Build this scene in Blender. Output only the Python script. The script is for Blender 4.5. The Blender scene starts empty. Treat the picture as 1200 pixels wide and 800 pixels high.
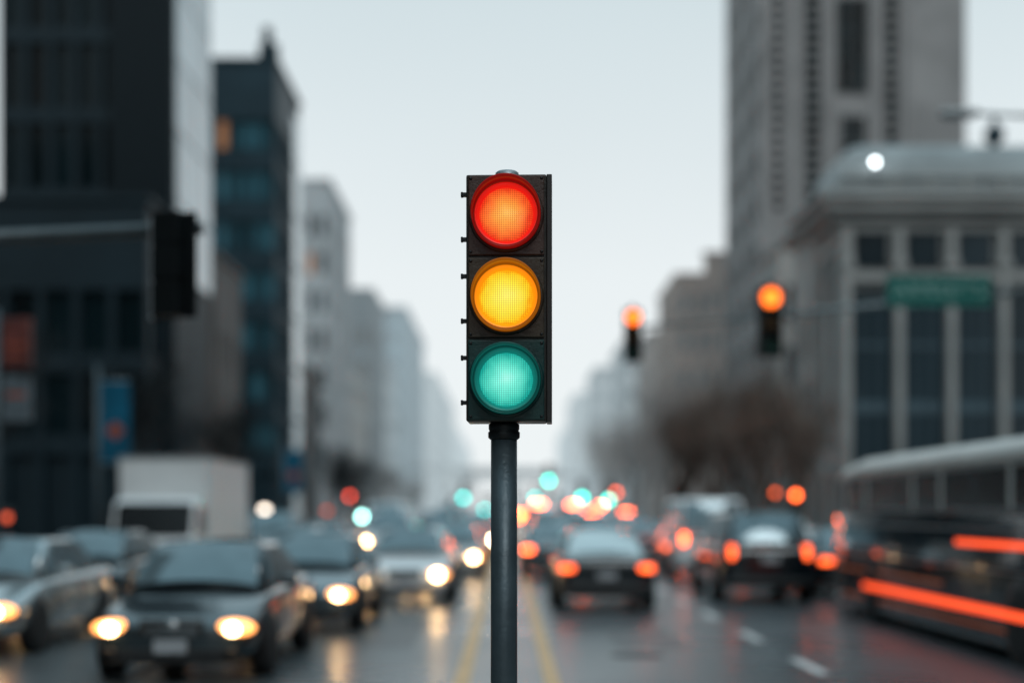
import bpy, bmesh, math, random
from mathutils import Vector, Matrix
random.seed(7)
R=math.radians
F=1667.0; VX=594.0; HY=598.0; CH=1.78
def PX(x,d): return (x-VX)*d/F
def PZ(y,d): return CH+(HY-y)*d/F
scene=bpy.context.scene
col=scene.collection
scene.view_settings.view_transform='Standard'
scene.view_settings.look='None'
scene.view_settings.exposure=0
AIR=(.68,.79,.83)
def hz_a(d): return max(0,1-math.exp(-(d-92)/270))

# ------------------------------------------------------------ materials
MATS={}
def mat(name,c=None,rough=.6,metal=0.0,var=.15,scale=4.0,bump=0.0,bscale=40.,emis=None,estr=0.0,coat=0.0,spec=.5,rand=0.0,roughvar=0.0,haze=0.0,nosample=False):
    if name in MATS: return MATS[name]
    m=bpy.data.materials.new(name); m.use_nodes=True
    nt=m.node_tree; N=nt.nodes; L=nt.links
    b=N['Principled BSDF']
    b.inputs['Roughness'].default_value=rough
    b.inputs['Metallic'].default_value=metal
    b.inputs['Coat Weight'].default_value=coat
    b.inputs['Coat Roughness'].default_value=.05
    b.inputs['Specular IOR Level'].default_value=spec*(1-haze)
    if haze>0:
        c=tuple(x*(1-haze) for x in c[:3]); emis=AIR; estr=haze; nosample=True  # airlight haze put into base colour and emission
    tc=N.new('ShaderNodeTexCoord')
    nz=N.new('ShaderNodeTexNoise'); nz.inputs['Scale'].default_value=scale; nz.inputs['Detail'].default_value=5
    L.new(tc.outputs['Object'],nz.inputs['Vector'])
    mr=N.new('ShaderNodeMapRange'); mr.inputs['To Min'].default_value=1-var; mr.inputs['To Max'].default_value=1+var
    mr.inputs['From Min'].default_value=.3; mr.inputs['From Max'].default_value=.7
    L.new(nz.outputs['Fac'],mr.inputs['Value'])
    fac=mr.outputs['Result']
    if rand>0:
        oi=N.new('ShaderNodeObjectInfo')
        m2=N.new('ShaderNodeMapRange'); m2.inputs['To Min'].default_value=1-rand; m2.inputs['To Max'].default_value=1+rand
        L.new(oi.outputs['Random'],m2.inputs['Value'])
        mu=N.new('ShaderNodeMath'); mu.operation='MULTIPLY'
        L.new(fac,mu.inputs[0]); L.new(m2.outputs['Result'],mu.inputs[1]); fac=mu.outputs[0]
    vm=N.new('ShaderNodeVectorMath'); vm.operation='SCALE'
    vm.inputs[0].default_value=c[:3]
    L.new(fac,vm.inputs['Scale'])
    L.new(vm.outputs['Vector'],b.inputs['Base Color'])
    if roughvar>0:
        m3=N.new('ShaderNodeMapRange'); m3.inputs['From Min'].default_value=.35; m3.inputs['From Max'].default_value=.65
        m3.inputs['To Min'].default_value=max(0.02,rough-roughvar); m3.inputs['To Max'].default_value=rough+roughvar
        n3=N.new('ShaderNodeTexNoise'); n3.inputs['Scale'].default_value=scale*.4; n3.inputs['Detail'].default_value=4
        L.new(tc.outputs['Object'],n3.inputs['Vector']); L.new(n3.outputs['Fac'],m3.inputs['Value']); L.new(m3.outputs['Result'],b.inputs['Roughness'])
    if bump>0:
        n2=N.new('ShaderNodeTexNoise'); n2.inputs['Scale'].default_value=bscale; n2.inputs['Detail'].default_value=3
        L.new(tc.outputs['Object'],n2.inputs['Vector'])
        bp=N.new('ShaderNodeBump'); bp.inputs['Strength'].default_value=bump; bp.inputs['Distance'].default_value=.02
        L.new(n2.outputs['Fac'],bp.inputs['Height']); L.new(bp.outputs['Normal'],b.inputs['Normal'])
    if emis:
        b.inputs['Emission Color'].default_value=(*emis,1); b.inputs['Emission Strength'].default_value=estr
    if nosample: m.cycles.emission_sampling='NONE'
    MATS[name]=m
    return m

def lens_mat(name,stops,strength,pitch=.0088,Rr=.109):
    m=bpy.data.materials.new(name); m.use_nodes=True
    nt=m.node_tree;N=nt.nodes;L=nt.links;b=N['Principled BSDF']
    tc=N.new('ShaderNodeTexCoord'); sp=N.new('ShaderNodeSeparateXYZ'); L.new(tc.outputs['Object'],sp.inputs[0])
    cb=N.new('ShaderNodeCombineXYZ'); L.new(sp.outputs['X'],cb.inputs['X']); L.new(sp.outputs['Z'],cb.inputs['Y'])
    ln=N.new('ShaderNodeVectorMath'); ln.operation='LENGTH'; L.new(cb.outputs[0],ln.inputs[0])
    dv=N.new('ShaderNodeMath'); dv.operation='DIVIDE'; L.new(ln.outputs['Value'],dv.inputs[0]); dv.inputs[1].default_value=Rr
    nz=N.new('ShaderNodeTexNoise'); nz.inputs['Scale'].default_value=16; L.new(cb.outputs[0],nz.inputs['Vector'])
    ad=N.new('ShaderNodeMath'); ad.operation='MULTIPLY_ADD'; L.new(nz.outputs['Fac'],ad.inputs[0]); ad.inputs[1].default_value=.44; L.new(dv.outputs[0],ad.inputs[2])
    sb=N.new('ShaderNodeMath'); sb.operation='SUBTRACT'; L.new(ad.outputs[0],sb.inputs[0]); sb.inputs[1].default_value=.20
    rp=N.new('ShaderNodeValToRGB'); L.new(sb.outputs[0],rp.inputs['Fac'])
    e=rp.color_ramp.elements
    e[0].position=stops[0][0]; e[0].color=(*stops[0][1],1)
    e[1].position=stops[-1][0]; e[1].color=(*stops[-1][1],1)
    for p,c in stops[1:-1]:
        q=e.new(p); q.color=(*c,1)
    def grid(ax):
        a=N.new('ShaderNodeMath'); a.operation='MULTIPLY'; L.new(sp.outputs[ax],a.inputs[0]); a.inputs[1].default_value=2*math.pi/pitch/2
        s=N.new('ShaderNodeMath'); s.operation='SINE'; L.new(a.outputs[0],s.inputs[0])
        q=N.new('ShaderNodeMath'); q.operation='ABSOLUTE'; L.new(s.outputs[0],q.inputs[0]); return q.outputs[0]
    gx,gz=grid('X'),grid('Z')
    mm=N.new('ShaderNodeMath'); mm.operation='MULTIPLY'; L.new(gx,mm.inputs[0]); L.new(gz,mm.inputs[1])
    mr=N.new('ShaderNodeMapRange'); mr.inputs['From Min'].default_value=0; mr.inputs['From Max'].default_value=.8
    mr.inputs['To Min'].default_value=.62*strength; mr.inputs['To Max'].default_value=1.22*strength
    L.new(mm.outputs[0],mr.inputs['Value'])
    L.new(rp.outputs['Color'],b.inputs['Emission Color']); L.new(mr.outputs['Result'],b.inputs['Emission Strength'])
    b.inputs['Base Color'].default_value=(.02,.02,.02,1); b.inputs['Roughness'].default_value=.22
    bp=N.new('ShaderNodeBump'); bp.inputs['Strength'].default_value=.4; bp.inputs['Distance'].default_value=.003
    L.new(mm.outputs[0],bp.inputs['Height']); L.new(bp.outputs['Normal'],b.inputs['Normal'])
    return m

# ------------------------------------------------------------ mesh helpers
def fin(bm,name,smooth=False):
    bmesh.ops.recalc_face_normals(bm,faces=bm.faces[:])
    me=bpy.data.meshes.new(name); bm.to_mesh(me); bm.free()
    if smooth:
        for p in me.polygons: p.use_smooth=True
    return me
def add_box(bm,cx,cy,cz,sx,sy,sz,bev=0,seg=2):
    r=bmesh.ops.create_cube(bm,size=1)
    vs=r['verts']
    for v in vs: v.co=Vector((cx+v.co.x*sx,cy+v.co.y*sy,cz+v.co.z*sz))
    if bev>0:
        es=list({e for v in vs for e in v.link_edges})
        bmesh.ops.bevel(bm,geom=es,offset=bev,segments=seg,affect='EDGES',profile=.6)
def boxes(name,lst,bev=0,seg=2,smooth=False):
    bm=bmesh.new()
    for b in lst: add_box(bm,*b,bev=bev,seg=seg)
    return fin(bm,name,smooth)
def tube(bm,p0,p1,r0,r1,seg=12,caps=True):
    p0=Vector(p0);p1=Vector(p1);d=(p1-p0)
    if d.length<1e-6:return
    q=d.to_track_quat('Z','Y')
    a=[];b=[]
    for i in range(seg):
        t=2*math.pi*i/seg; v=Vector((math.cos(t),math.sin(t),0))
        a.append(bm.verts.new(p0+q@(v*r0))); b.append(bm.verts.new(p1+q@(v*r1)))
    for i in range(seg):
        j=(i+1)%seg; f=bm.faces.new((a[i],a[j],b[j],b[i])); f.smooth=True
    if caps:
        bm.faces.new(a[::-1]); bm.faces.new(b)
def tubes(name,lst,seg=12):
    bm=bmesh.new()
    for t in lst: tube(bm,*t,seg=seg)
    bmesh.ops.recalc_face_normals(bm,faces=bm.faces[:])
    me=bpy.data.meshes.new(name); bm.to_mesh(me); bm.free(); return me
def lathe(name,prof,seg=40,axis='Z'):
    bm=bmesh.new(); rings=[]
    for r,h in prof:
        ring=[]
        for i in range(seg):
            t=2*math.pi*i/seg
            if axis=='Z': c=(r*math.cos(t),r*math.sin(t),h)
            else: c=(r*math.cos(t),h,r*math.sin(t))
            ring.append(bm.verts.new(c))
        rings.append(ring)
    for a,b in zip(rings,rings[1:]):
        for i in range(seg):
            j=(i+1)%seg; bm.faces.new((a[i],a[j],b[j],b[i]))
    if prof[0][0]>1e-4: bm.faces.new(rings[0])
    if prof[-1][0]>1e-4: bm.faces.new(rings[-1][::-1])
    bmesh.ops.remove_doubles(bm,verts=bm.verts[:],dist=1e-5)
    return fin(bm,name,True)
def annulus(name,prof,seg=64):
    bm=bmesh.new(); rings=[]
    for i in range(seg):
        t=2*math.pi*i/seg
        rings.append([bm.verts.new((r*math.cos(t),h,r*math.sin(t))) for r,h in prof])
    n=len(prof)
    for i in range(seg):
        a=rings[i];b=rings[(i+1)%seg]
        for k in range(n): bm.faces.new((a[k],a[(k+1)%n],b[(k+1)%n],b[k]))
    return fin(bm,name,True)
def ball(name,r=1,u=20,v=12):
    bm=bmesh.new(); bmesh.ops.create_uvsphere(bm,u_segments=u,v_segments=v,radius=r); return fin(bm,name,True)
def panel(name,c,u0,u1,v0,v1,off=.012,th=.012):
    bl,br,tr,tl=[Vector(x) for x in c]
    n=((br-bl).cross(tl-bl)).normalized()
    def P(u,v): return (bl*(1-u)+br*u)*(1-v)+(tl*(1-u)+tr*u)*v
    bm=bmesh.new()
    pts=[]
    uu,vv=(u1-u0),(v1-v0); cr=.12
    for (cu,cv,a0) in ((u1-uu*cr*.5,v1-vv*cr,0),(u0+uu*cr*.5,v1-vv*cr,90),(u0+uu*cr*.5,v0+vv*cr,180),(u1-uu*cr*.5,v0+vv*cr,270)):
        for k in range(4):
            a=R(a0+30*k); pts.append(P(cu+math.cos(a)*uu*cr*.5,cv+math.sin(a)*vv*cr))
    A=[bm.verts.new(p+n*(off+th)) for p in pts]; B=[bm.verts.new(p-n*.02) for p in pts]
    bm.faces.new(A); bm.faces.new(B[::-1])
    for i in range(len(A)):
        j=(i+1)%len(A); bm.faces.new((A[i],B[i],B[j],A[j]))
    return fin(bm,name)

def root(name,label,cat,loc,rz=0,group=None):
    o=bpy.data.objects.new(name,None); o.empty_display_size=.3
    o.location=loc; o.rotation_euler=(0,0,rz); o['label']=label; o['category']=cat
    if group:o['group']=group
    col.objects.link(o); return o
def part(name,me,m,parent=None,loc=(0,0,0),rot=(0,0,0),scale=(1,1,1),label=None,subs=0):
    o=bpy.data.objects.new(name,me); col.objects.link(o)
    if len(me.materials)==0: me.materials.append(m)
    if me.materials[0]!=m:
        o.material_slots[0].link='OBJECT'; o.material_slots[0].material=m
    o.location=loc;o.rotation_euler=rot;o.scale=scale
    if parent: o.parent=parent
    if label:o['label']=label
    if subs:
        s=o.modifiers.new('sub','SUBSURF'); s.levels=subs; s.render_levels=subs
    return o
def struct(o): o['kind']='structure'; return o

# ------------------------------------------------------------ world & sun
w=bpy.data.worlds.new('World'); scene.world=w; w.use_nodes=True
nt=w.node_tree;N=nt.nodes;L=nt.links
bg=N['Background']
sky=N.new('ShaderNodeTexSky'); sky.sky_type='NISHITA'; sky.sun_disc=False; sky.sun_elevation=R(42); sky.sun_rotation=R(160); sky.dust_density=4
sc=N.new('ShaderNodeVectorMath'); sc.operation='SCALE'; sc.inputs['Scale'].default_value=.09; L.new(sky.outputs['Color'],sc.inputs[0])
tc=N.new('ShaderNodeTexCoord'); sp=N.new('ShaderNodeSeparateXYZ'); L.new(tc.outputs['Generated'],sp.inputs[0])
rp=N.new('ShaderNodeValToRGB'); L.new(sp.outputs['Z'],rp.inputs['Fac'])
e=rp.color_ramp.elements
e[0].position=0; e[0].color=(.93,.975,.985,1); e[1].position=1; e[1].color=(.60,.88,1.0,1)
q=e.new(.16); q.color=(.87,.925,.94,1)
q=e.new(.36); q.color=(.65,.755,.79,1)
q=e.new(.55); q.color=(.54,.75,.84,1)
nz=N.new('ShaderNodeTexNoise'); nz.inputs['Scale'].default_value=2.2; nz.inputs['Detail'].default_value=3; L.new(tc.outputs['Generated'],nz.inputs['Vector'])
mr=N.new('ShaderNodeMapRange'); mr.inputs['To Min'].default_value=.94; mr.inputs['To Max'].default_value=1.06; L.new(nz.outputs['Fac'],mr.inputs['Value'])
s2=N.new('ShaderNodeVectorMath'); s2.operation='SCALE'; L.new(rp.outputs['Color'],s2.inputs[0]); L.new(mr.outputs['Result'],s2.inputs['Scale'])
mx=N.new('ShaderNodeMixRGB'); mx.inputs['Fac'].default_value=.95; L.new(sc.outputs['Vector'],mx.inputs['Color1']); L.new(s2.outputs['Vector'],mx.inputs['Color2'])
L.new(mx.outputs['Color'],bg.inputs['Color']); bg.inputs['Strength'].default_value=1.0
sl=bpy.data.lights.new('sun','SUN'); sl.energy=.7; sl.angle=R(22); sl.color=(1,.98,.96)
so=bpy.data.objects.new('sun',sl); col.objects.link(so); so.rotation_euler=(R(44),0,R(12)); so.location=(0,0,60)

# ------------------------------------------------------------ camera
cd=bpy.data.cameras.new('camera'); cam=bpy.data.objects.new('camera',cd); col.objects.link(cam)
cam.location=(0,0,CH); cam.rotation_euler=(R(90),0,0)
cd.lens=50; cd.sensor_width=36; cd.shift_y=(HY-400)/1200; cd.shift_x=(600-VX)/1200; cd.clip_end=4000
cd.dof.use_dof=True; cd.dof.focus_distance=5.80; cd.dof.aperture_fstop=.62; cd.dof.aperture_blades=0
scene.camera=cam

# ------------------------------------------------------------ ground
asphalt=mat('asphalt',(.066,.084,.093),.30,var=.16,scale=.5,bump=.05,bscale=50,roughvar=.06,spec=.8)
paving=mat('paving',(.10,.115,.122),.6,var=.25,scale=1.2,bump=.3,bscale=12)
soil=mat('ground_earth',(.09,.09,.085),.9,var=.3,scale=.1)
kerbm=mat('kerb_stone',(.20,.21,.21),.7,var=.2,scale=2)
yel=mat('yellow_paint',(.72,.45,.22),.55,var=.25,scale=5)
whi=mat('white_paint',(.66,.66,.65),.55,var=.3,scale=5)
struct(part('ground',boxes('ground',[(0,900,-.25,3000,2400,.2)]),soil))
struct(part('road',boxes('road',[(-.1,400,-.1,19.4,1000,.2)]),asphalt))
for nm,x0,x1 in (('pavement',-40,-9.8),('pavement',9.6,45)):
    s=1 if x0>0 else -1
    xi=x0 if s>0 else x1
    struct(part('pavement',boxes('pavement',[((x0+x1)/2+s*.08,400,0,x1-x0-.16,1000,.26)]),paving))
    struct(part('kerb',boxes('kerb',[(xi+s*.08,400,0,.157,1000,.28)],bev=.01),kerbm))
struct(part('lane_marking',boxes('yellow',[(-.47,430,.0045,.17,880,.003),(.47,430,.0045,.17,880,.003)]),yel))
d=[]
y=4.55
while y<300:
    for x in (3.45,-4.0): d.append((x,y,.0045,.15,1.6,.003))
    y+=3.9
struct(part('lane_marking',boxes('dashes',d),whi))
pm=mat('asphalt_patch',(.045,.055,.06),.36,var=.2,scale=2,bump=.1)
struct(part('road_patch',boxes('patches',[(1.9,20,.003,.9,3,.003),(-1.6,21,.003,.7,5,.003),(5.5,38,.003,1.2,4,.003),(-2.2,13,.003,1.1,2,.003)]),pm))
mh=root('manhole_cover','round dark iron manhole cover set in the asphalt','manhole cover',(1.6,17.5,0))
part('cover',lathe('cover',[(0,.008),(.3,.008),(.33,.004),(.33,0)],28),mat('iron',(.04,.04,.042),.5,.6),mh)

# ------------------------------------------------------------ hero traffic light
house=mat('signal_housing',(.026,.022,.018),.36,var=.35,scale=18,bump=.08,bscale=120,roughvar=.08)
h_door={'red':mat('housing_red_glow',(.052,.026,.018),.34,var=.3,scale=14,bump=.1,bscale=90,roughvar=.08),  # spill of each lens's light tinted into its door and bezel colour
        'amber':mat('housing_amber_glow',(.042,.029,.016),.34,var=.3,scale=14,bump=.1,bscale=90,roughvar=.08),
        'green':mat('housing_green_glow',(.006,.040,.037),.34,var=.3,scale=14,bump=.1,bscale=90,roughvar=.08)}
dark=mat('black_metal',(.010,.012,.013),.45,var=.3,scale=10)
polem=mat('pole_paint',(.072,.100,.115),.40,.35,var=.2,scale=9,bump=.1,bscale=60,roughvar=.08)
galv=mat('galvanised_steel',(.33,.36,.37),.42,.6,var=.2,scale=20,bump=.1)
TL=root('traffic_light','dark traffic light with red, amber and green lit','traffic light',(-.000,5.93,0))
W=.330; D=.2; SH=.337; ZB=2.146
yaw=R(-2)
H=part('housing',boxes('housing',[(0,0,ZB+SH*1.5,W,D,SH*3)],bev=.009,seg=3),house,TL,(.001,0,0),rot=(0,0,yaw))
colsets=[('green',[(0,(.38,.98,.82)),(.35,(.20,.88,.70)),(.75,(.07,.64,.50)),(1,(.012,.38,.31))],(.006,.17,.145)),
         ('amber',[(0,(1,.88,.14)),(.6,(1,.77,.05)),(.88,(1,.62,.02)),(1,(1,.38,.006))],(1.0,.25,.004)),
         ('red',[(0,(1,.50,.09)),(.4,(1,.34,.045)),(.75,(1,.17,.025)),(1,(.80,.04,.010))],(.62,.009,.006))]
dm=boxes('door',[(0,0,0,W-.018,.016,SH-.008)],bev=.006,seg=3)
bez=annulus('bezel',[(.1375,.012),(.139,-.008),(.146,-.012),(.154,-.004),(.157,.012)])
lensm=lathe('lens',[(0,-.022),(.03,-.0212),(.06,-.019),(.09,-.013),(.103,-.007),(.110,.002),(.110,.012)],56,'Y')
ringm=annulus('reflector_ring',[(.109,.004),(.110,-.002),(.119,-.014),(.1285,-.026),(.1285,.006)])
deep=annulus('visor_throat',[(.128,.004),(.1282,-.038),(.1325,-.044),(.1375,-.020),(.1375,.006)])
def visor_mesh(r,th,name,lo=.055,hi=.13):
    bm=bmesh.new(); seg=72; rows=[]
    for i in range(seg):
        t=2*math.pi*i/seg; s=math.sin(t)
        ln=lo+(hi-lo)*(max(0,.5+.5*s))**1.1
        rows.append([bm.verts.new((rr*math.cos(t),yy,rr*math.sin(t))) for rr,yy in ((r+th,.0),(r+th,-ln),(r,-ln-.001),(r,.0))])
    for i in range(seg):
        a=rows[i];b=rows[(i+1)%seg]
        for k in range(4): bm.faces.new((a[k],a[(k+1)%4],b[(k+1)%4],b[k]))
    return fin(bm,name,True)
vis=visor_mesh(.1365,.0045,'visor')
boltm=lathe('bolt',[(0,-.006),(.005,-.005),(.007,0)],10,'Y')
for i,(nm,stops,rc) in enumerate(colsets):
    z=ZB+SH*(i+.5)
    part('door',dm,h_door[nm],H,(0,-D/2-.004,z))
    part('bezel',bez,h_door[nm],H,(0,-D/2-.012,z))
    lm=lens_mat(nm+'_lens',stops,1.06)
    part('lens',lensm,lm,H,(0,-D/2-.014,z),label='glowing %s lens with fine prismatic grid'%nm)
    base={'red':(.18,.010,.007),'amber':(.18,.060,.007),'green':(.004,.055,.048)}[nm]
    vm_=mat(nm+'_visor',base,.35,emis=tuple(x*.42 for x in rc),estr=.6,spec=.3)  # lens light on the visor put in as colour and emission
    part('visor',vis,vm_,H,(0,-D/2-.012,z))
    part('visor_throat',deep,mat(nm+'_throat',tuple(x*.5 for x in base),.4,emis=tuple(x*.38 for x in rc),estr=.6,spec=.3),H,(0,-D/2-.012,z))  # lens glow inside the throat put in as emission
    rm=mat(nm+'_glow_ring',tuple(min(.6,x*.8+.004) for x in rc),.3,emis=rc,estr=.95 if nm!='green' else .65)  # ring is no lamp: lens glow put in as emission
    part('reflector_ring',ringm,rm,H,(0,-D/2-.012,z),label='%s ring with painted lens glow'%nm)
    for sx in (-1,1):
        for sz in (-1,1):
            part('bolt',boltm,dark,H,(sx*.145,-D/2-.012,z+sz*.150))
kn=boxes('hinge',[(0,0,0,.022,.03,.016),(-.012,0,0,.010,.02,.022)],bev=.003)
for i in range(3):
    for dz in (.06,.245):
        part('hinge',kn,dark,H,(-W/2-.008,-.05,ZB+SH*i+dz+.02))
part('side_rail',boxes('side_rail',[(W/2+.011,.0,ZB+SH*1.5,.022,D-.012,SH*3+.004)],bev=.004),mat('rail',(.022,.020,.019),.4),H)
part('cap',lathe('cap',[(0,.03),(.04,.03),(.048,.024),(.052,0),(.052,-.01)],32),galv,H,(0,-.01,ZB+SH*3+.002))
part('pole',lathe('pole',[(.055,0),(.0555,1.0),(.0545,2.08)],40),polem,TL,(-.012,0,.12))
part('collar',lathe('collar',[(.058,0),(.066,.008),(.066,.03),(.060,.036),(.064,.042),(.064,.062),(.056,.068)],36),dark,TL,(-.012,0,ZB-.07))
part('base_plate',boxes('base_plate',[(0,0,.01,.3,.3,.02),(0,0,.07,.2,.2,.1)],bev=.006),polem,TL,(-.012,0,.1))
struct(part('kerb',boxes('median_kerb',[(0,5.93,.05,.6,1.6,.13)],bev=.03),kerbm))

# ------------------------------------------------------------ vehicles
glass=mat('car_glass',(.15,.21,.235),.06,.42,var=.1,spec=.6)
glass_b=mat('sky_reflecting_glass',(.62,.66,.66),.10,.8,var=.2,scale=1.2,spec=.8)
tyre=mat('tyre_rubber',(.015,.015,.016),.8)
rimm=mat('wheel_rim',(.35,.36,.37),.3,.8)
chrome=mat('chrome',(.6,.61,.62),.15,1,var=.05)
platem=mat('number_plate',(.36,.38,.40),.5)
blackp=mat('black_plastic',(.010,.012,.014),.5)
hl_h=mat('headlight_housing',(.5,.35,.2),.15,emis=(1,.36,.09),estr=4.0,coat=.5,nosample=True)
hl_c={}
for k,s in (('near',22),('mid',32),('far',60)):
    hl_c[k]=mat('headlight_beam_'+k,(.8,.8,.8),.3,emis=(1,.62,.28) if k!='far' else (1,.76,.50),estr=s,nosample=(k=='far'))
tl_m={}
for k,s in (('near',4.4),('mid',13),('far',46)):
    tl_m[k]=mat('tail_light_'+k,(.5,.03,.02),.3,emis=(1,.115,.022),estr=s,nosample=(k!='near'))
tl_off=mat('tail_light_unlit',(.25,.01,.01),.2,coat=.4)
paints={}
def paint(n,c,r=.22,m=.6): 
    if n not in paints: paints[n]=mat('paint_'+n,c,r,m,var=.06,scale=3,coat=1.0)
    return paints[n]
KINDS={
 'sedan':dict(L=4.65,w=.9,H=1.41,st=[(0,.57,.60,.30),(.05,.61,.72,.24),(.22,.68,.82,.21),(.6,.78,.88,.2),(1.3,.92,.895,.2),(2.4,.94,.9,.2),(3.5,.96,.9,.2),(4.1,.98,.885,.21),(4.42,.97,.84,.24),(4.6,.91,.76,.28),(4.65,.83,.66,.34)],
    g=(1.12,.89,1.98,3.05,4.12,.92,.80,.60),hz=.565,tz=.76,wy=(.85,3.65)),
 'suv':dict(L=4.6,w=.94,H=1.74,st=[(0,.80,.68,.36),(.05,.88,.78,.3),(.25,.96,.86,.27),(.7,1.04,.92,.27),(1.2,1.10,.94,.27),(2.4,1.12,.94,.27),(3.6,1.13,.94,.27),(4.2,1.13,.92,.28),(4.5,1.10,.87,.32),(4.6,1.0,.80,.38)],
    g=(1.05,1.06,1.75,4.1,4.5,1.08,.84,.68),hz=.78,tz=.98,wy=(.88,3.65)),
 'van':dict(L=5.0,w=.95,H=2.08,st=[(0,.86,.70,.34),(.05,.95,.80,.28),(.25,1.05,.88,.25),(.7,1.16,.94,.25),(1.2,1.2,.95,.25),(2.4,1.2,.95,.25),(3.6,1.2,.95,.25),(4.6,1.2,.94,.27),(4.9,1.18,.9,.3),(5.0,1.05,.84,.36)],
    g=(.75,1.14,1.6,4.7,4.93,1.15,.87,.76),hz=.82,tz=1.05,wy=(.9,3.9)),
}
CACHE={}
def cm(key,fn):
    if key not in CACHE: CACHE[key]=fn()
    return CACHE[key]
def car_body(k):
    K=KINDS[k]; bm=bmesh.new(); rings=[]
    for (y,zt,w,zb) in K['st']:
        zm=(zt+zb)/2
        half=[(0,zb),(.6*w,zb),(.9*w,zb+.02),(.985*w,zb+.12),(w,zm-.04),(w*1.0,zm+.08),(.975*w,zt-.08),(.90*w,zt-.012),(.62*w,zt+.012),(0,zt+.025)]
        pts=half+[(-x,z) for x,z in half[-2:0:-1]]
        rings.append([bm.verts.new((x,y,z)) for x,z in pts])
    n=len(rings[0])
    for a,b in zip(rings,rings[1:]):
        for i in range(n):
            j=(i+1)%n; bm.faces.new((a[i],a[j],b[j],b[i]))
    bm.faces.new(rings[0]); bm.faces.new(rings[-1][::-1])
    return fin(bm,'body',True)
def gh_corners(k):
    K=KINDS[k]; yA,zA,yB,yC,yD,zD,wb,wt=K['g']; H=K['H']
    return dict(A=(wb,yA,zA),B=(wt,yB,H),C=(wt,yC,H),D=(wb,yD,zD))
def car_cabin(k):
    g=gh_corners(k); bm=bmesh.new(); V={}
    for s in (1,-1):
        for q in 'ABCD':
            x,y,z=g[q]; zz=z-.06 if q in 'AD' else z
            V[q,s]=bm.verts.new((x*s,y,zz))
    bm.faces.new([V[q,1] for q in 'ABCD']); bm.faces.new([V[q,-1] for q in 'DCBA'])
    bm.faces.new([V['B',1],V['A',1],V['A',-1],V['B',-1]]); bm.faces.new([V['C',1],V['B',1],V['B',-1],V['C',-1]])
    bm.faces.new([V['D',1],V['C',1],V['C',-1],V['D',-1]]); bm.faces.new([V['A',1],V['D',1],V['D',-1],V['A',-1]])
    es=[e for e in bm.edges if not all(abs(v.co.z)<g['B'][2]-.3 for v in e.verts)]
    bmesh.ops.bevel(bm,geom=es,offset=.075,segments=4,affect='EDGES',profile=.5)
    return fin(bm,'cabin',True)
def curved_glass(name,c,bulge,u0=.06,u1=.94,v0=.08,v1=.9,nu=10,nv=5):
    bl,br,tr,tl=[Vector(x) for x in c]
    n=((br-bl).cross(tl-bl)).normalized()
    bm=bmesh.new(); G=[]
    for i in range(nu+1):
        row=[]
        for j in range(nv+1):
            u=u0+(u1-u0)*i/nu; v=v0+(v1-v0)*j/nv
            p=(bl*(1-u)+br*u)*(1-v)+(tl*(1-u)+tr*u)*v
            b_=1-(2*(i/nu)-1)**2; c_=1-(2*(j/nv)-1)**2
            row.append(bm.verts.new(p+n*(.014+bulge*b_*.8+.03*c_)))
        G.append(row)
    for i in range(nu):
        for j in range(nv): bm.faces.new((G[i][j],G[i+1][j],G[i+1][j+1],G[i][j+1]))
    return fin(bm,name,True)
def mx_(p,s=-1): return (p[0]*s,p[1],p[2])
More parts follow.
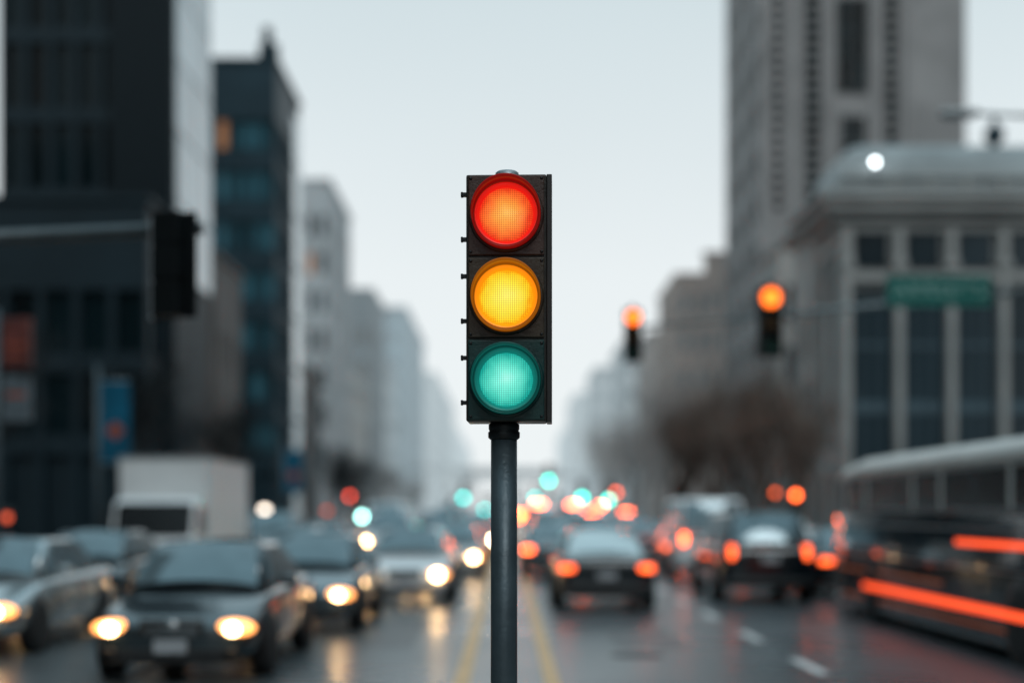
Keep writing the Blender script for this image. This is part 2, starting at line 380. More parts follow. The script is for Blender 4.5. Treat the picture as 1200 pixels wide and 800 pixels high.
def make_car(k,pc,X,d,toward=True,lit='near',label='',cat='car',group='cars in the traffic',brake=False,detail=True,name='car',yaw=0.,rg=None):
    K=KINDS[k]; Ln=K['L']
    r=root(name,label,cat,(X,d if toward else d+Ln,0.006),(0 if toward else math.pi)+yaw,group)
    part('body',cm((k,'b'),lambda:car_body(k)),pc,r,subs=2 if d<50 else 1)
    part('cabin',cm((k,'c'),lambda:car_cabin(k)),pc,r)
    g=gh_corners(k); A,B,C,Dd=g['A'],g['B'],g['C'],g['D']
    part('windshield',cm((k,'ws'),lambda:curved_glass('windshield',(mx_(A),A,B,mx_(B)),.09)),glass,r)
    part('rear_window',cm((k,'rw'),lambda:curved_glass('rear_window',(Dd,mx_(Dd),mx_(C),C),.08)),rg or glass,r)
    splits=((.10,.50),(.53,.90)) if k=='sedan' else ((.10,.38),(.41,.66),(.69,.95))
    for s in (1,-1):
        for a,b in splits:
            def f(s=s,a=a,b=b):
                c=(A,Dd,C,B) if s>0 else (mx_(Dd),mx_(A),mx_(B),mx_(C))
                u0,u1=(a,b) if s>0 else (1-b,1-a)
                return panel('side_window',c,u0,u1,.12,.88)
            part('side_window',cm((k,'sw',s,a),f),glass,r)
        hz=K['hz']; w=K['w']
        part('headlight',cm('ball',lambda:ball('ball',1,16,8)),hl_h if toward else glass,r,(s*(w*.70),.13,hz),scale=(.22,.15,.09))
        if toward:
            part('bulb',cm('bulb',lambda:ball('bulb',1,8,6)),hl_c[lit],r,(s*w*.70,.0,hz-.005),scale=(.085,.05,.065) if lit=='near' else (.1,.05,.09))
        tls=(.30,.16,.12) if k=='sedan' else (.12,.14,.26)
        tzz=K['tz']
        if lit=='far' and k!='sedan': tls=(.24,.14,.30)
        if lit=='far' and k=='van': tzz=1.55
        part('tail_light',cm('tlb',lambda:boxes('tail_light',[(0,0,0,1,1,1)],bev=.22,seg=2,smooth=True)),(tl_off if toward else tl_m[lit]),r,(s*w*.76,Ln-.09-(.1 if tzz>1.5 else 0),tzz),scale=tls)
        for wy in K['wy']:
            part('wheel_arch',cm('arch',lambda:lathe('wheel_arch',[(0,-.02),(.375,-.02),(.385,0),(.375,.012),(0,.012)],28)),blackp,r,(s*(w-.012),wy,.33),(0,s*R(90),0))
            wh=part('wheel',cm('tyre',lambda:lathe('tyre',[(.2,-.11),(.30,-.11),(.325,-.09),(.325,.09),(.30,.11),(.2,.108)],28)),tyre,r,(s*(w-.085),wy,.325),(0,s*R(90),0))
            if detail: part('rim',cm('rim',lambda:lathe('rim',[(0,.09),(.05,.1),(.06,.085),(.18,.09),(.205,.105),(.21,.07)],20)),rimm,wh)
        if detail:
            part('side_mirror',cm('mir',lambda:boxes('side_mirror',[(0,0,0,.20,.13,.13)],bev=.04,seg=3,smooth=True)),pc,r,(s*(w+.07),A[1]+.45,A[2]+.10))
            for yy in ((2.25,3.15) if k=='sedan' else (2.0,3.0)):
                part('door_handle',cm('dh',lambda:boxes('door_handle',[(0,0,0,.03,.2,.03)],bev=.008)),chrome,r,(s*(w-.005),yy,K['st'][5][1]-.16))
            for yy in ((1.55,2.62,3.42) if k=='sedan' else (1.4,2.5,3.4)):
                part('door_seam',cm('dsm',lambda:boxes('door_seam',[(0,0,0,.012,.014,.5)])),blackp,r,(s*(w-.001),yy,.56))
    if toward:
        gz=K['hz']
        part('grille',cm((k,'gr'),lambda:boxes('grille',[(0,.07,gz+.0,.66,.14,.19)],bev=.03)),blackp,r)
        part('grille_trim',cm((k,'gt'),lambda:boxes('grille_trim',[(0,.0,gz+.085,.66,.05,.03),(0,-.004,gz+.03,.58,.03,.014),(0,-.004,gz-.015,.56,.03,.014),(0,-.004,gz-.06,.54,.03,.014)],bev=.005)),chrome,r)
        part('bumper_intake',cm((k,'bi'),lambda:boxes('bumper_intake',[(0,.05,gz-.27,1.1,.14,.12),(0,.02,gz-.34,1.3,.14,.03)],bev=.02)),blackp,r)
        part('number_plate',cm('np',lambda:boxes('number_plate',[(0,0,0,.34,.02,.14)],bev=.004)),platem,r,(0,-.035,gz-.18))
        if detail and lit=='near':
            part('emblem',cm('emb',lambda:ball('emblem')),chrome,r,(0,-.03,gz+.03),scale=(.085,.012,.05))
            for s in (1,-1):
                part('fog_light',cm('fog',lambda:ball('fog',1,12,8)),blackp,r,(s*.62,.03,gz-.25),scale=(.07,.04,.045))
                part('wiper',cm('wip',lambda:boxes('wiper',[(0,0,0,.5,.02,.015)])),blackp,r,(s*.33,A[1]+.10,A[2]+.09))
    else:
        tz=K['tz']
        part('number_plate',cm('np',lambda:boxes('number_plate',[(0,0,0,.34,.02,.14)],bev=.004)),platem,r,(0,Ln+.012,tz-.12))
        part('bumper',cm((k,'rb'),lambda:boxes('bumper',[(0,Ln-.08,.42,1.5,.22,.14)],bev=.05,seg=3,smooth=True)),blackp,r)
        if brake:
            part('brake_light',cm('cb',lambda:boxes('brake_light',[(0,0,0,.34,.05,.06)],bev=.01)),tl_m[lit],r,(0,C[1]+ (.06 if k!='sedan' else .2),KINDS[k]['H']-(.08 if k!='sedan' else .14)),scale=(1.3,1,3) if lit=='far' else (1,1,1))
    return r
silver=paint('silver',(.44,.50,.52)); dkgrey=paint('charcoal',(.044,.064,.074)); black=paint('black',(.009,.015,.019),.2,.3)
white=paint('white',(.76,.78,.79),.3,0.); greyb=paint('slate_grey',(.10,.145,.168)); red_p=paint('dark_red',(.16,.02,.018))
navy=paint('dark_teal',(.014,.029,.038),.25)
G1='oncoming cars with headlights on'; G2='cars driving away with tail lights on'
make_car('sedan',dkgrey,-3.45,14.6,True,'near','dark grey sedan with chrome grille and lit headlights','car',G1)
make_car('sedan',silver,-6.75,17.0,True,'near','silver sedan with lit headlights beside the pavement','car',G1)
make_car('sedan',greyb,-3.05,20.4,True,'near','grey sedan following close behind the dark sedan','car',G1)
make_car('sedan',white,-1.95,27.0,True,'mid','white sedan next to the double yellow line','car',G1)
make_car('sedan',dkgrey,-7.4,23.6,True,'mid','dark grey car queued behind the silver sedan','car',G1)
make_car('sedan',silver,-4.9,30.,True,'mid','silver sedan in the middle of the queue','car',G1)
make_car('sedan',silver,-1.5,37,True,'mid','pale sedan in the inner oncoming lane','car',G1)
make_car('suv',white,-3.9,46,True,'mid','white people carrier in slow traffic','car',G1)
make_car('sedan',greyb,-1.45,48,True,'mid','grey sedan in the inner oncoming lane','car',G1)
for (X,dd,kk,pp) in ((-5.2,37.5,'sedan',dkgrey),(-7.9,46,'suv',greyb),(-1.2,59,'sedan',black),(-5.,57,'van',white),(-3.3,66,'suv',black),(-1.4,74,'suv',silver),(-5.6,72,'sedan',black),(-3.4,84,'van',greyb),(-1.5,92,'sedan',greyb),(-5.3,98,'sedan',white),(-2.1,118,'suv',black),(-5.5,130,'suv',greyb),(-2.2,140,'van',silver)):
    make_car(kk,pp,X,dd,True,'far' if dd>55 else 'mid','car with headlights on further along the street','car',G1,detail=False)
make_car('sedan',black,1.76,25.0,False,'near','black sedan braking in the inner lane','car',G2,brake=False,rg=glass_b)
make_car('suv',black,5.0,27.0,False,'near','black sport utility car with brake lights lit','car',G2,brake=True)
make_car('van',white,5.15,35.5,False,'mid','white van ahead of the black utility car','van',G2)
make_car('sedan',navy,7.15,28.6,False,'near','dark car just ahead of the bus','car',G2)
for (X,dd,kk,pp) in ((1.25,37,'sedan',greyb),(3.0,42,'sedan',black),(1.6,47,'suv',black),(4.9,48,'sedan',red_p),(3.2,53,'suv',white),(1.3,58,'van',white),(4.9,58,'suv',black),(3.0,64,'van',greyb),(1.5,68,'suv',black),(5.1,69,'sedan',greyb),(3.1,76,'suv',silver),(1.6,80,'van',silver),(5.3,80,'van',black),(3.5,88,'van',black),(1.5,91,'suv',black),(5.2,96,'van',white),(2.6,101,'suv',black),(4.4,108,'van',greyb),(1.6,112,'van',greyb),(3.4,119,'suv',greyb),(5.4,126,'suv',greyb),(1.9,130,'van',greyb),(8.1,46,'suv',black),(8.1,60,'van',greyb)):
    make_car(kk,pp,X,dd,False,'far' if dd>50 else 'mid','car with tail lights lit further along the street','car',G2,brake=dd>40,detail=False)

# ---- truck
T=root('box_truck','white box truck with dark windscreen in the kerbside lane','truck',(-8.5,34,0.006))
part('cargo_box',boxes('cargo_box',[(0,4.0,2.0,2.2,5.6,2.22)],bev=.05,seg=3),mat('truck_white',(.68,.70,.70),.5,var=.08,scale=1.5),T)
part('box_trim',boxes('box_trim',[(0,1.19,3.08,2.24,.05,.06),(0,1.19,.9,2.24,.05,.06),(1.1,4,.9,.05,5.6,.08),(1.1,4,3.08,.05,5.6,.06)],bev=.01),galv,T)
bm=bmesh.new()
prof=[(0,.45),(-.02,.95),(.08,1.15),(.42,1.95),(.6,2.08),(1.5,2.1),(1.5,.45)]
a=[bm.verts.new((-1.0,y,z)) for y,z in prof]; b=[bm.verts.new((1.0,y,z)) for y,z in prof]
bm.faces.new(a); bm.faces.new(b[::-1])
for i in range(len(a)): j=(i+1)%len(a); bm.faces.new((a[i],b[i],b[j],a[j]))
bmesh.ops.bevel(bm,geom=bm.edges[:],offset=.05,segments=3,affect='EDGES')
part('cab',fin(bm,'cab',False),white,T)
dkglass=mat('dark_windscreen',(.008,.012,.014),.2,spec=.4)
part('windshield',panel('windshield',((-1,.08,1.12),(1,.08,1.12),(1,.42,1.97),(-1,.42,1.97)),.04,.96,.02,.98),dkglass,T)
for s in (1,-1):
    c=((1,.2,1.15),(1,1.3,1.15),(1,1.3,1.95),(1,.5,1.95)) if s>0 else ((-1,1.3,1.15),(-1,.2,1.15),(-1,.5,1.95),(-1,1.3,1.95))
    part('side_window',panel('side_window',c,.05,.95,.06,.94),dkglass,T)
    part('headlight',cm('ball',None),hl_h,T,(s*.8,.0,.72),scale=(.14,.07,.1))
    part('side_mirror',boxes('side_mirror',[(0,0,0,.1,.12,.4)],bev=.03),blackp,T,(s*1.17,.15,1.6))
    for wy in (.9,4.9):
        wh=part('wheel',cm('tyre',None),tyre,T,(s*.93,wy,.42),(0,s*R(90),0),(1.3,1.3,1.1)); part('rim',cm('rim',None),rimm,wh)
part('grille',boxes('grille',[(0,-.02,.85,1.3,.06,.22),(0,-.02,.55,1.9,.12,.14)],bev=.03),blackp,T)
part('chassis',boxes('chassis',[(0,4,.72,1.0,5.4,.22)],bev=.02),blackp,T)

# ---- bus
B=root('bus','dark teal city bus with cream roof and painted glowing red light streaks','bus',(5.85,13.6,.006))
BL=12.3; BW=2.45
def loft(name,sec,stations,smooth=True):
    bm=bmesh.new(); rings=[]
    for (y,fx,fz,z0) in stations:
        rings.append([bm.verts.new((BW/2+(x-BW/2)*fx,y,z0+(z-z0)*fz)) for x,z in sec])
    n=len(sec)
    for a,b in zip(rings,rings[1:]):
        for i in range(n): j=(i+1)%n; bm.faces.new((a[i],a[j],b[j],b[i]))
    bm.faces.new(rings[0]); bm.faces.new(rings[-1][::-1])
    return fin(bm,name,smooth)
busm=mat('bus_paint',(.013,.028,.037),.2,.3,var=.12,scale=2,coat=1.0); cream=mat('bus_cream',(.70,.68,.65),.4,var=.1,scale=1)
sec=[(.10,.12),(.0,.2),(0,1.1),(.02,1.7),(.05,1.76),(BW-.05,1.76),(BW-.02,1.7),(BW,1.1),(BW,.2),(BW-.10,.12)]
part('body',loft('body',sec,[(0,.92,1,.12),(.12,1,1,.12),(BL-1.2,1,1,.12),(BL-.3,.95,.98,.12),(BL,.82,.95,.12)]),busm,B)
part('cabin',loft('cabin',[(.06,1.74),(.09,2.34),(BW-.09,2.34),(BW-.06,1.74)],[(.03,.95,1,1),(.15,1,1,1),(BL-1.4,1,1,1),(BL-.25,.92,1,1)],False),mat('bus_interior_dark',(.012,.016,.02),.5),B)
sec=[(.05,2.30),(-.01,2.38),(.01,2.52),(.16,2.63),(.6,2.70),(1.2,2.71),(1.85,2.70),(2.29,2.63),(2.44,2.52),(2.46,2.38),(2.40,2.30)]
part('roof',loft('roof',sec,[(0,.92,.9,2.3),(.2,1,1,2.3),(BL-2.2,1,1,2.3),(BL-1.0,.97,.75,2.3),(BL-.3,.9,.3,2.3)]),cream,B)
nwin=8; seg=(BL-1.6)/nwin
for i in range(nwin):
    for s in (0,1):
        y0=.35+i*seg
        x=.045 if s==0 else BW-.045
        part('side_window',cm('bwin',lambda:boxes('side_window',[(0,0,0,.03,seg-.16,.5)],bev=.02)),dkglass,B,(x,y0+seg/2,2.05))
for i in range(nwin+1):
    part('window_pillar',cm('bpil',lambda:boxes('window_pillar',[(0,0,0,.05,.12,.62)],bev=.01)),cream if i%3!=0 else busm,B,(.055,.35+i*seg,2.04))
part('waist_trim',boxes('waist_trim',[(-.0,BL/2-.3,1.78,.06,BL-1.3,.05)],bev=.008),mat('bus_trim',(.16,.18,.19),.4,.4),B)
red_streak=mat('red_light_streak',(.5,.05,.02),.4,emis=(1,.085,.018),estr=1.6)  # glowing bands added to imitate the moving bus's red light streaks
part('light_streak',boxes('light_streak',[(-.012,4.9,.56,.02,9.6,.10)],bev=.008),red_streak,B)
part('light_streak',boxes('light_streak',[(-.010,2.6,1.37,.02,4.6,.075)],bev=.008),red_streak,B)
dimst=mat('amber_light_streak',(.35,.09,.03),.5,emis=(.8,.16,.04),estr=.18)  # faint amber light streaks put in as weakly glowing bands
streak_grey=mat('bus_highlight_streak',(.24,.28,.30),.35,.5)  # pale bands painting highlight streaks along the body
for y_,z_,l_,h_,m_ in ((8.5,.80,6,.035,dimst),(6,.36,10,.03,dimst),(6,1.05,11,.024,streak_grey),(6,1.55,11,.035,streak_grey),(6,.22,11,.03,streak_grey)):
    part('body_streak',boxes('body_streak',[(-.006 if z_<1.2 else .006,y_,z_,.014,l_,h_)]),m_,B)
for i in range(8):
    part('panel_seam',cm('seam',lambda:boxes('panel_seam',[(0,0,0,.01,.012,.9)])),dark,B,(-.002,i*1.4+1.2,.65))
for s in (0,1):
    for wy in (2.6,9.2):
        x=.10 if s==0 else BW-.10; sg=-1 if s==0 else 1
        part('wheel_arch',cm('arch',None),blackp,B,(x+sg*.10,wy,.5),(0,sg*R(90),0),(1.35,1.35,1))
        wh=part('wheel',cm('tyre',None),tyre,B,(x,wy,.46),(0,sg*R(90),0),(1.42,1.42,1.1)); part('rim',cm('rim',None),blackp,wh)
    part('tail_light',cm('tlb',None),tl_m['near'],B,(.2 if s==0 else BW-.2,.0,1.0),scale=(.16,.08,.35))
part('rear_window',boxes('rear_window',[(BW/2,.02,2.02,1.9,.04,.5)],bev=.02),glass,B)
part('windshield',boxes('windshield',[(BW/2,BL-.24,1.95,1.9,.06,.6)],bev=.02),glass,B)

# ------------------------------------------------------------ signals / street furniture
ledr=mat('signal_red_lit',(.5,.05,.02),.3,emis=(1,.16,.015),estr=3.6,nosample=True)
offl={c:mat('signal_%s_unlit'%c,v,.3) for c,v in (('red',(.06,.004,.004)),('amber',(.07,.03,.004)),('green',(.004,.04,.03)))}
sig_h=mat('signal_black',(.004,.006,.007),.55,var=.2,spec=.2)
def simple_visor():
    bm=bmesh.new(); seg=24; A_=[];B_=[]
    for i in range(seg+1):
        t=R(-30)+R(240)*i/seg; A_.append(bm.verts.new((.145*math.cos(t),0,.145*math.sin(t)))); B_.append(bm.verts.new((.145*math.cos(t),-.2*(.35+.65*max(0,math.sin(t))),.145*math.sin(t))))
    for i in range(seg): bm.faces.new((A_[i],A_[i+1],B_[i+1],B_[i]))
    return fin(bm,'visor',True)
def make_signal(x,y,ztop,scale,lit,label,emat=None,sections=3,rz=0,group='traffic signals over the road'):
    r=root('traffic_signal',label,'traffic signal',(x,y,ztop),rz,group); r.scale=(scale,)*3
    part('housing',cm(('sh',sections),lambda:boxes('housing',[(0,0,-.17-.34*i,.33,.2,.332) for i in range(sections)]+[(0,.0,-.17*sections,.3,.17,.34*sections-.02),(0,0,.03,.08,.08,.1)],bev=.012)),sig_h,r)
    for i,c in enumerate(('red','amber','green')[:sections]):
        z=-.17-.34*i
        m=offl[c]
        if i==lit: m=emat
        part('lens',cm('slens',lambda:lathe('lens',[(0,-.03),(.08,-.022),(.135,0),(.135,.02)],14,'Y')),m,r,(0,-.105,z))
        part('visor',cm('svis',simple_visor),sig_h,r,(0,-.1,z))
    return r
D0=27
make_signal(PX(741,D0),D0-.1,PZ(363,D0),.98,0,'black three-lens signal showing red, hanging from the mast arm',ledr)
make_signal(PX(901,D0),D0-.1,PZ(337,D0),1.30,0,'larger black signal showing red, hanging from the mast arm',ledr)
M=root('mast_arm','grey curved mast arm carrying signals and a street sign','mast arm',(12.6,D0+.15,0))
ax0=PX(741,D0)-12.6; z0=PZ(384,D0); zr=PZ(345,D0)+.35
part('pole',lathe('pole',[(.16,0),(.13,3),(.11,7)],20),galv,M)
part('arm',tubes('arm',[((0,0,zr),(ax0-.1,0,z0),.07,.03)]),mat('arm_pale',(.20,.23,.24),.45,.3),M)
part('base',boxes('base',[(0,0,.2,.5,.5,.15),(0,0,.3,.34,.34,.3)],bev=.03),galv,M)
S=root('street_sign','green street name sign with white lettering on the mast arm','street sign',(PX(1100,D0),D0-.02,PZ(341,D0)))
sw=122*D0/F; sh=37*D0/F
part('panel',boxes('panel',[(0,0,0,sw,.03,sh)],bev=.012),mat('sign_green',(.001,.125,.105),.6,var=.1,spec=.15),S)
sgw=mat('sign_white',(.30,.48,.44),.6)
for bx_ in ((0,-.018,sh/2-.035,sw-.05,.01,.012),(0,-.018,-sh/2+.035,sw-.05,.01,.012),(-sw/2+.03,-.018,0,.012,.01,sh-.09),(sw/2-.03,-.018,0,.012,.01,sh-.09)):
    part('border',boxes('border',[bx_]),sgw,S)
def text_mesh(s,size,ext=.004):
    cu=bpy.data.curves.new('t','FONT'); cu.body=s; cu.size=size; cu.extrude=ext; cu.align_x='CENTER'; cu.align_y='CENTER'; cu.space_character=1.2
    o=bpy.data.objects.new('t',cu); col.objects.link(o); dg=bpy.context.evaluated_depsgraph_get()
    me=bpy.data.meshes.new_from_object(o.evaluated_get(dg)); bpy.data.objects.remove(o); return me
part('lettering',text_mesh('ARREETS',.38),sgw,S,(0,-.022,-.0),(R(90),0,0))
for x_ in (-.5,.5): part('bracket',boxes('bracket',[(x_,.08,0,.05,.12,.4)],bev=.01),galv,S)

DL=15.
ML=root('mast_arm','thick grey mast arm on a kerbside pole','mast arm',(-10.6,DL+.05,0))
part('pole',lathe('pole',[(.17,0),(.14,3),(.12,6)],20),polem,ML)
part('arm',tubes('arm',[((0,0,PZ(302,DL)-.02),(PX(236,DL)+10.6,0,PZ(266,DL)),.11,.075)],16),mat('arm_dark',(.07,.088,.096),.4,.4),ML)
part('base',boxes('base',[(0,0,.2,.5,.5,.15)],bev=.03),galv,ML)
SL=root('traffic_signal','black signal with backplate turned away, hung on the mast arm','traffic signal',(PX(208,DL),DL-.14,PZ(253,DL)),R(180-20),'traffic signals over the road')
hh=122*DL/F
part('backplate',boxes('backplate',[(0,.0,-hh/2,.54,.03,hh)],bev=.02),sig_h,SL)
part('backplate_edge',boxes('backplate_edge',[(.275,0,-hh/2,.015,.05,hh)],bev=.004),mat('edge_white',(.55,.58,.6),.5),SL)
part('housing',boxes('housing',[(0,.10,-hh/6-(hh/3)*i,.32,.2,hh/3-.02) for i in range(3)]+[(0,.10,-hh/2,.28,.17,hh*.9)],bev=.02),sig_h,SL)
for i,c in enumerate(('red','amber','green')):
    part('visor',cm('svis',None),sig_h,SL,(0,-.02,-hh/6-(hh/3)*i))
    part('lens',cm('slens',None),offl[c],SL,(0,-.018,-hh/6-(hh/3)*i))

ledg=mat('signal_green_far',(.05,.5,.4),.3,emis=(.012,.56,.43),estr=21,nosample=True)
ledg2=mat('signal_green_far_dim',(.05,.5,.4),.3,emis=(.012,.46,.40),estr=17,nosample=True)
ledw=mat('signal_white_far',(.5,.8,.75),.3,emis=(.45,1,.9),estr=16,nosample=True)
ledo=mat('signal_orange_far',(.6,.1,.02),.3,emis=(1,.12,.02),estr=13,nosample=True)
def far_signal(px,py,d,em,lab,litidx=2,sc=1.35,arm=None,group='distant traffic signals'):
    x=PX(px,d); z=PZ(py,d); zt=z+(.17+.34*litidx)*sc
    r=make_signal(x,d,zt,sc,litidx,lab,em,group=group)
    part('post',tubes('post',[((0,.1,-zt/sc),(0,.1,0),.05,.035)]),galv,r)
    return r
teal_d=mat('signal_teal_dim',(.02,.2,.2),.3,emis=(.02,.28,.28),estr=3.,nosample=True)
for px,py,d,em in [(643,563,112,ledg),(682,583,106,ledg),(713,586,102,ledg),(627,583,130,ledg2),(543,583,112,ledg2),(568,597,132,ledg2),(530,601,108,ledg2),(425,605,90,ledw),(610,595,132,ledg2),(795,600,80,teal_d),(652,592,120,teal_d)]:
    far_signal(px,py,d,em,'distant signal on a post showing green',sc=1.45)
redf=mat('signal_red_far',(.4,.1,.02),.3,emis=(1,.11,.03),estr=15,nosample=True)
for px,py,d in ((662,601,104),(704,603,98),(552,602,128),(722,577,125),(634,606,117),(686,612,96)):
    far_signal(px,py,d,redf,'distant signal on a post showing red',litidx=0,sc=1.3)
for px,py,d,li,s_ in ((932,580,50,0,.9),(908,577,56,0,.7),(410,581,90,0,1.1)):
    em=ledo if px!=908 else mat('signal_orange_dim',(.4,.1,.02),.3,emis=(1,.12,.02),estr=5,nosample=True)
    if px==410: em=mat('signal_red_dim',(.4,.1,.02),.3,emis=(.8,.06,.03),estr=9,nosample=True)
    far_signal(px,py,d,em,'kerbside signal on a post showing red',litidx=0,sc=s_,group='kerbside signals')
for (sx,yy,zz,xe) in ((10.3,112.2,PZ(563,112)+.4,3.0),(-10.3,150.4,6.2,-2.)):
    g=root('mast_arm','slim grey mast arm over the far junction','mast arm',(sx,yy,0))
    part('pole',lathe('pole',[(.14,0),(.1,zz+.4)],14),galv,g)
    part('arm',tubes('arm',[((0,0,zz),(xe-sx,0,zz),.08,.05)]),galv,g)
lampw=mat('lantern_white',(.8,.8,.75),.3,emis=(1,.85,.7),estr=6,nosample=True)
lampr=mat('lantern_red',(.6,.1,.05),.3,emis=(1,.13,.05),estr=1.6,nosample=True)
lampa=mat('lantern_amber',(.6,.3,.1),.3,emis=(1,.42,.16),estr=5,nosample=True)
for px,py,d,m_ in ((310,597,58,lampw),(340,617,52,lampa),(8,606,33,lampr),(383,598,84,lampr),(497,612,130,lampw),(596,578,160,lampw),(1001,607,48,lampr),(455,602,110,lampa)):
    r=root('post_lantern','small lit lantern on a slim dark post','lantern',(PX(px,d),d,.0),0,'lit lanterns on posts')
    z=PZ(py,d); rr=.17 if d>45 else .09
    part('lantern',cm('lant',lambda:ball('lantern',1,10,8)),m_,r,(0,0,z),scale=(rr,rr,rr))
    part('post',tubes('post',[((0,0,0),(0,0,z-.12),.05,.035)],8),dark,r)
    part('lantern_cap',cm('lcap',lambda:lathe('lantern_cap',[(.19,.12),(.14,.18),(0,.24)],12)),dark,r,(0,0,z))

def street_lamp(x,y,h,arm,label,group='street lamps along the kerb'):
    r=root('street_lamp',label,'street lamp',(x,y,.13),0,group)
    part('pole',cm(('lp',h),lambda:lathe('pole',[(.14,0),(.14,.5),(.09,.55),(.06,h)],14)),polem,r)
    s=1 if arm>0 else -1
    part('arm',tubes('arm',[((0,0,h-.15),(arm*.4,0,h+.12),.05,.045),((arm*.4,0,h+.12),(arm,0,h+.2),.045,.04)]),galv,r)
    part('lamp_head',cm('lh',lambda:boxes('lamp_head',[(0,0,0,.75,.28,.13)],bev=.05,seg=3,smooth=True)),galv,r,(arm+s*.2,0,h+.2))
    part('lamp_glass',cm('lg',lambda:boxes('lamp_glass',[(0,0,0,.5,.2,.04)],bev=.015)),platem,r,(arm+s*.2,0,h+.125))
    return r
street_lamp(12.2,28,PZ(133,28)-.33,-3.1,'tall grey street lamp with a long arm over the road')
for x,y in ((-10.4,78),(-10.4,108),(10.4,120)):
    street_lamp(x,y,8,2.2 if x<0 else -2.2,'grey street lamp on the pavement')
def banner(x,y,w,z0,z1,c,c2,label):
    r=root('banner_pole',label,'banner',(x,y,.13),0,'banners on poles')
    part('pole',lathe('pole',[(.08,0),(.06,z1+.3)],14),polem,r,(-w/2-.08,0,0))
    part('banner',boxes('banner',[(0,0,(z0+z1)/2-.13,w,.03,z1-z0)],bev=.006),c,r)
    part('emblem',boxes('emblem',[(0,0,0,w*.46,.012,w*.46)]),c2,r,(0,-.022,z0+(z1-z0)*.33),(0,R(45),0))
    for zz in (z1-.1,z0-.15): part('bracket',tubes('bracket',[((-w/2-.08,0,zz),(w/2,0,zz),.02,.02)],8),galv,r)
bl=mat('banner_blue',(.003,.085,.15),.7,var=.3,scale=2,spec=.2); og=mat('banner_orange',(.30,.075,.045),.7,spec=.2)
banner(PX(135,38),38,34*38/F,PZ(541,38),PZ(447,38),bl,og,'blue vertical banner with an orange diamond emblem')
banner(PX(344,68),68,22*68/F,PZ(577,68),PZ(527,68),bl,og,'small blue banner on a lamp pole')
SG=root('shop_sign','red and white projecting sign on a dark post','shop sign',(PX(20,30),30,.13))
part('post',lathe('post',[(.09,0),(.07,5.9)],14),polem,SG,(-.45,0,0))
part('red_panel',boxes('red_panel',[(0,0,(PZ(440,30)+PZ(378,30))/2,.62,.16,1.05)],bev=.03),mat('sign_red',(.11,.025,.02),.5,var=.5,scale=3),SG)
part('white_panel',boxes('white_panel',[(0,0,(PZ(502,30)+PZ(447,30))/2,.6,.14,.95)],bev=.03),mat('sign_pale',(.10,.13,.15),.5,var=.5,scale=3),SG)
for bx_ in ((0,-.09,PZ(412,30),.4,.02,.08),(0,-.09,PZ(425,30),.3,.02,.06),(0,-.08,PZ(470,30),.4,.02,.1)): part('lettering',boxes('stripe',[bx_]),og,SG)

# ------------------------------------------------------------ buildings
def unit_box(): return boxes('window',[(0,0,0,1,1,1)])
lit_w=mat('window_lit_warm',(.3,.15,.06),.4,emis=(1,.40,.18),estr=.16,nosample=True)
WALLC={'dark':(.009,.019,.025),'slate':(.016,.036,.048),'brown':(.13,.12,.115),'beige':(.33,.315,.30),'pale':(.36,.385,.40),'grey':(.06,.092,.11),'tower':(.215,.207,.205),'stone':(.31,.31,.30),'redbrown':(.27,.185,.145)}
GLC={'dark':(.003,.008,.010),'blue':(.035,.105,.135),'mid':(.012,.026,.034)}
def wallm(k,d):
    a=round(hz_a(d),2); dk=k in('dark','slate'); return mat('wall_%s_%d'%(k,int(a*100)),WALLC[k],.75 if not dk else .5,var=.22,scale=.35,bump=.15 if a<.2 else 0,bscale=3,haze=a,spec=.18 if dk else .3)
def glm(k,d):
    a=round(hz_a(d),2); return mat('glass_%s_%d'%(k,int(a*100)),GLC[k],.15,var=.3,scale=.4,rand=.6,spec=.15 if k=='dark' else .4,haze=a)
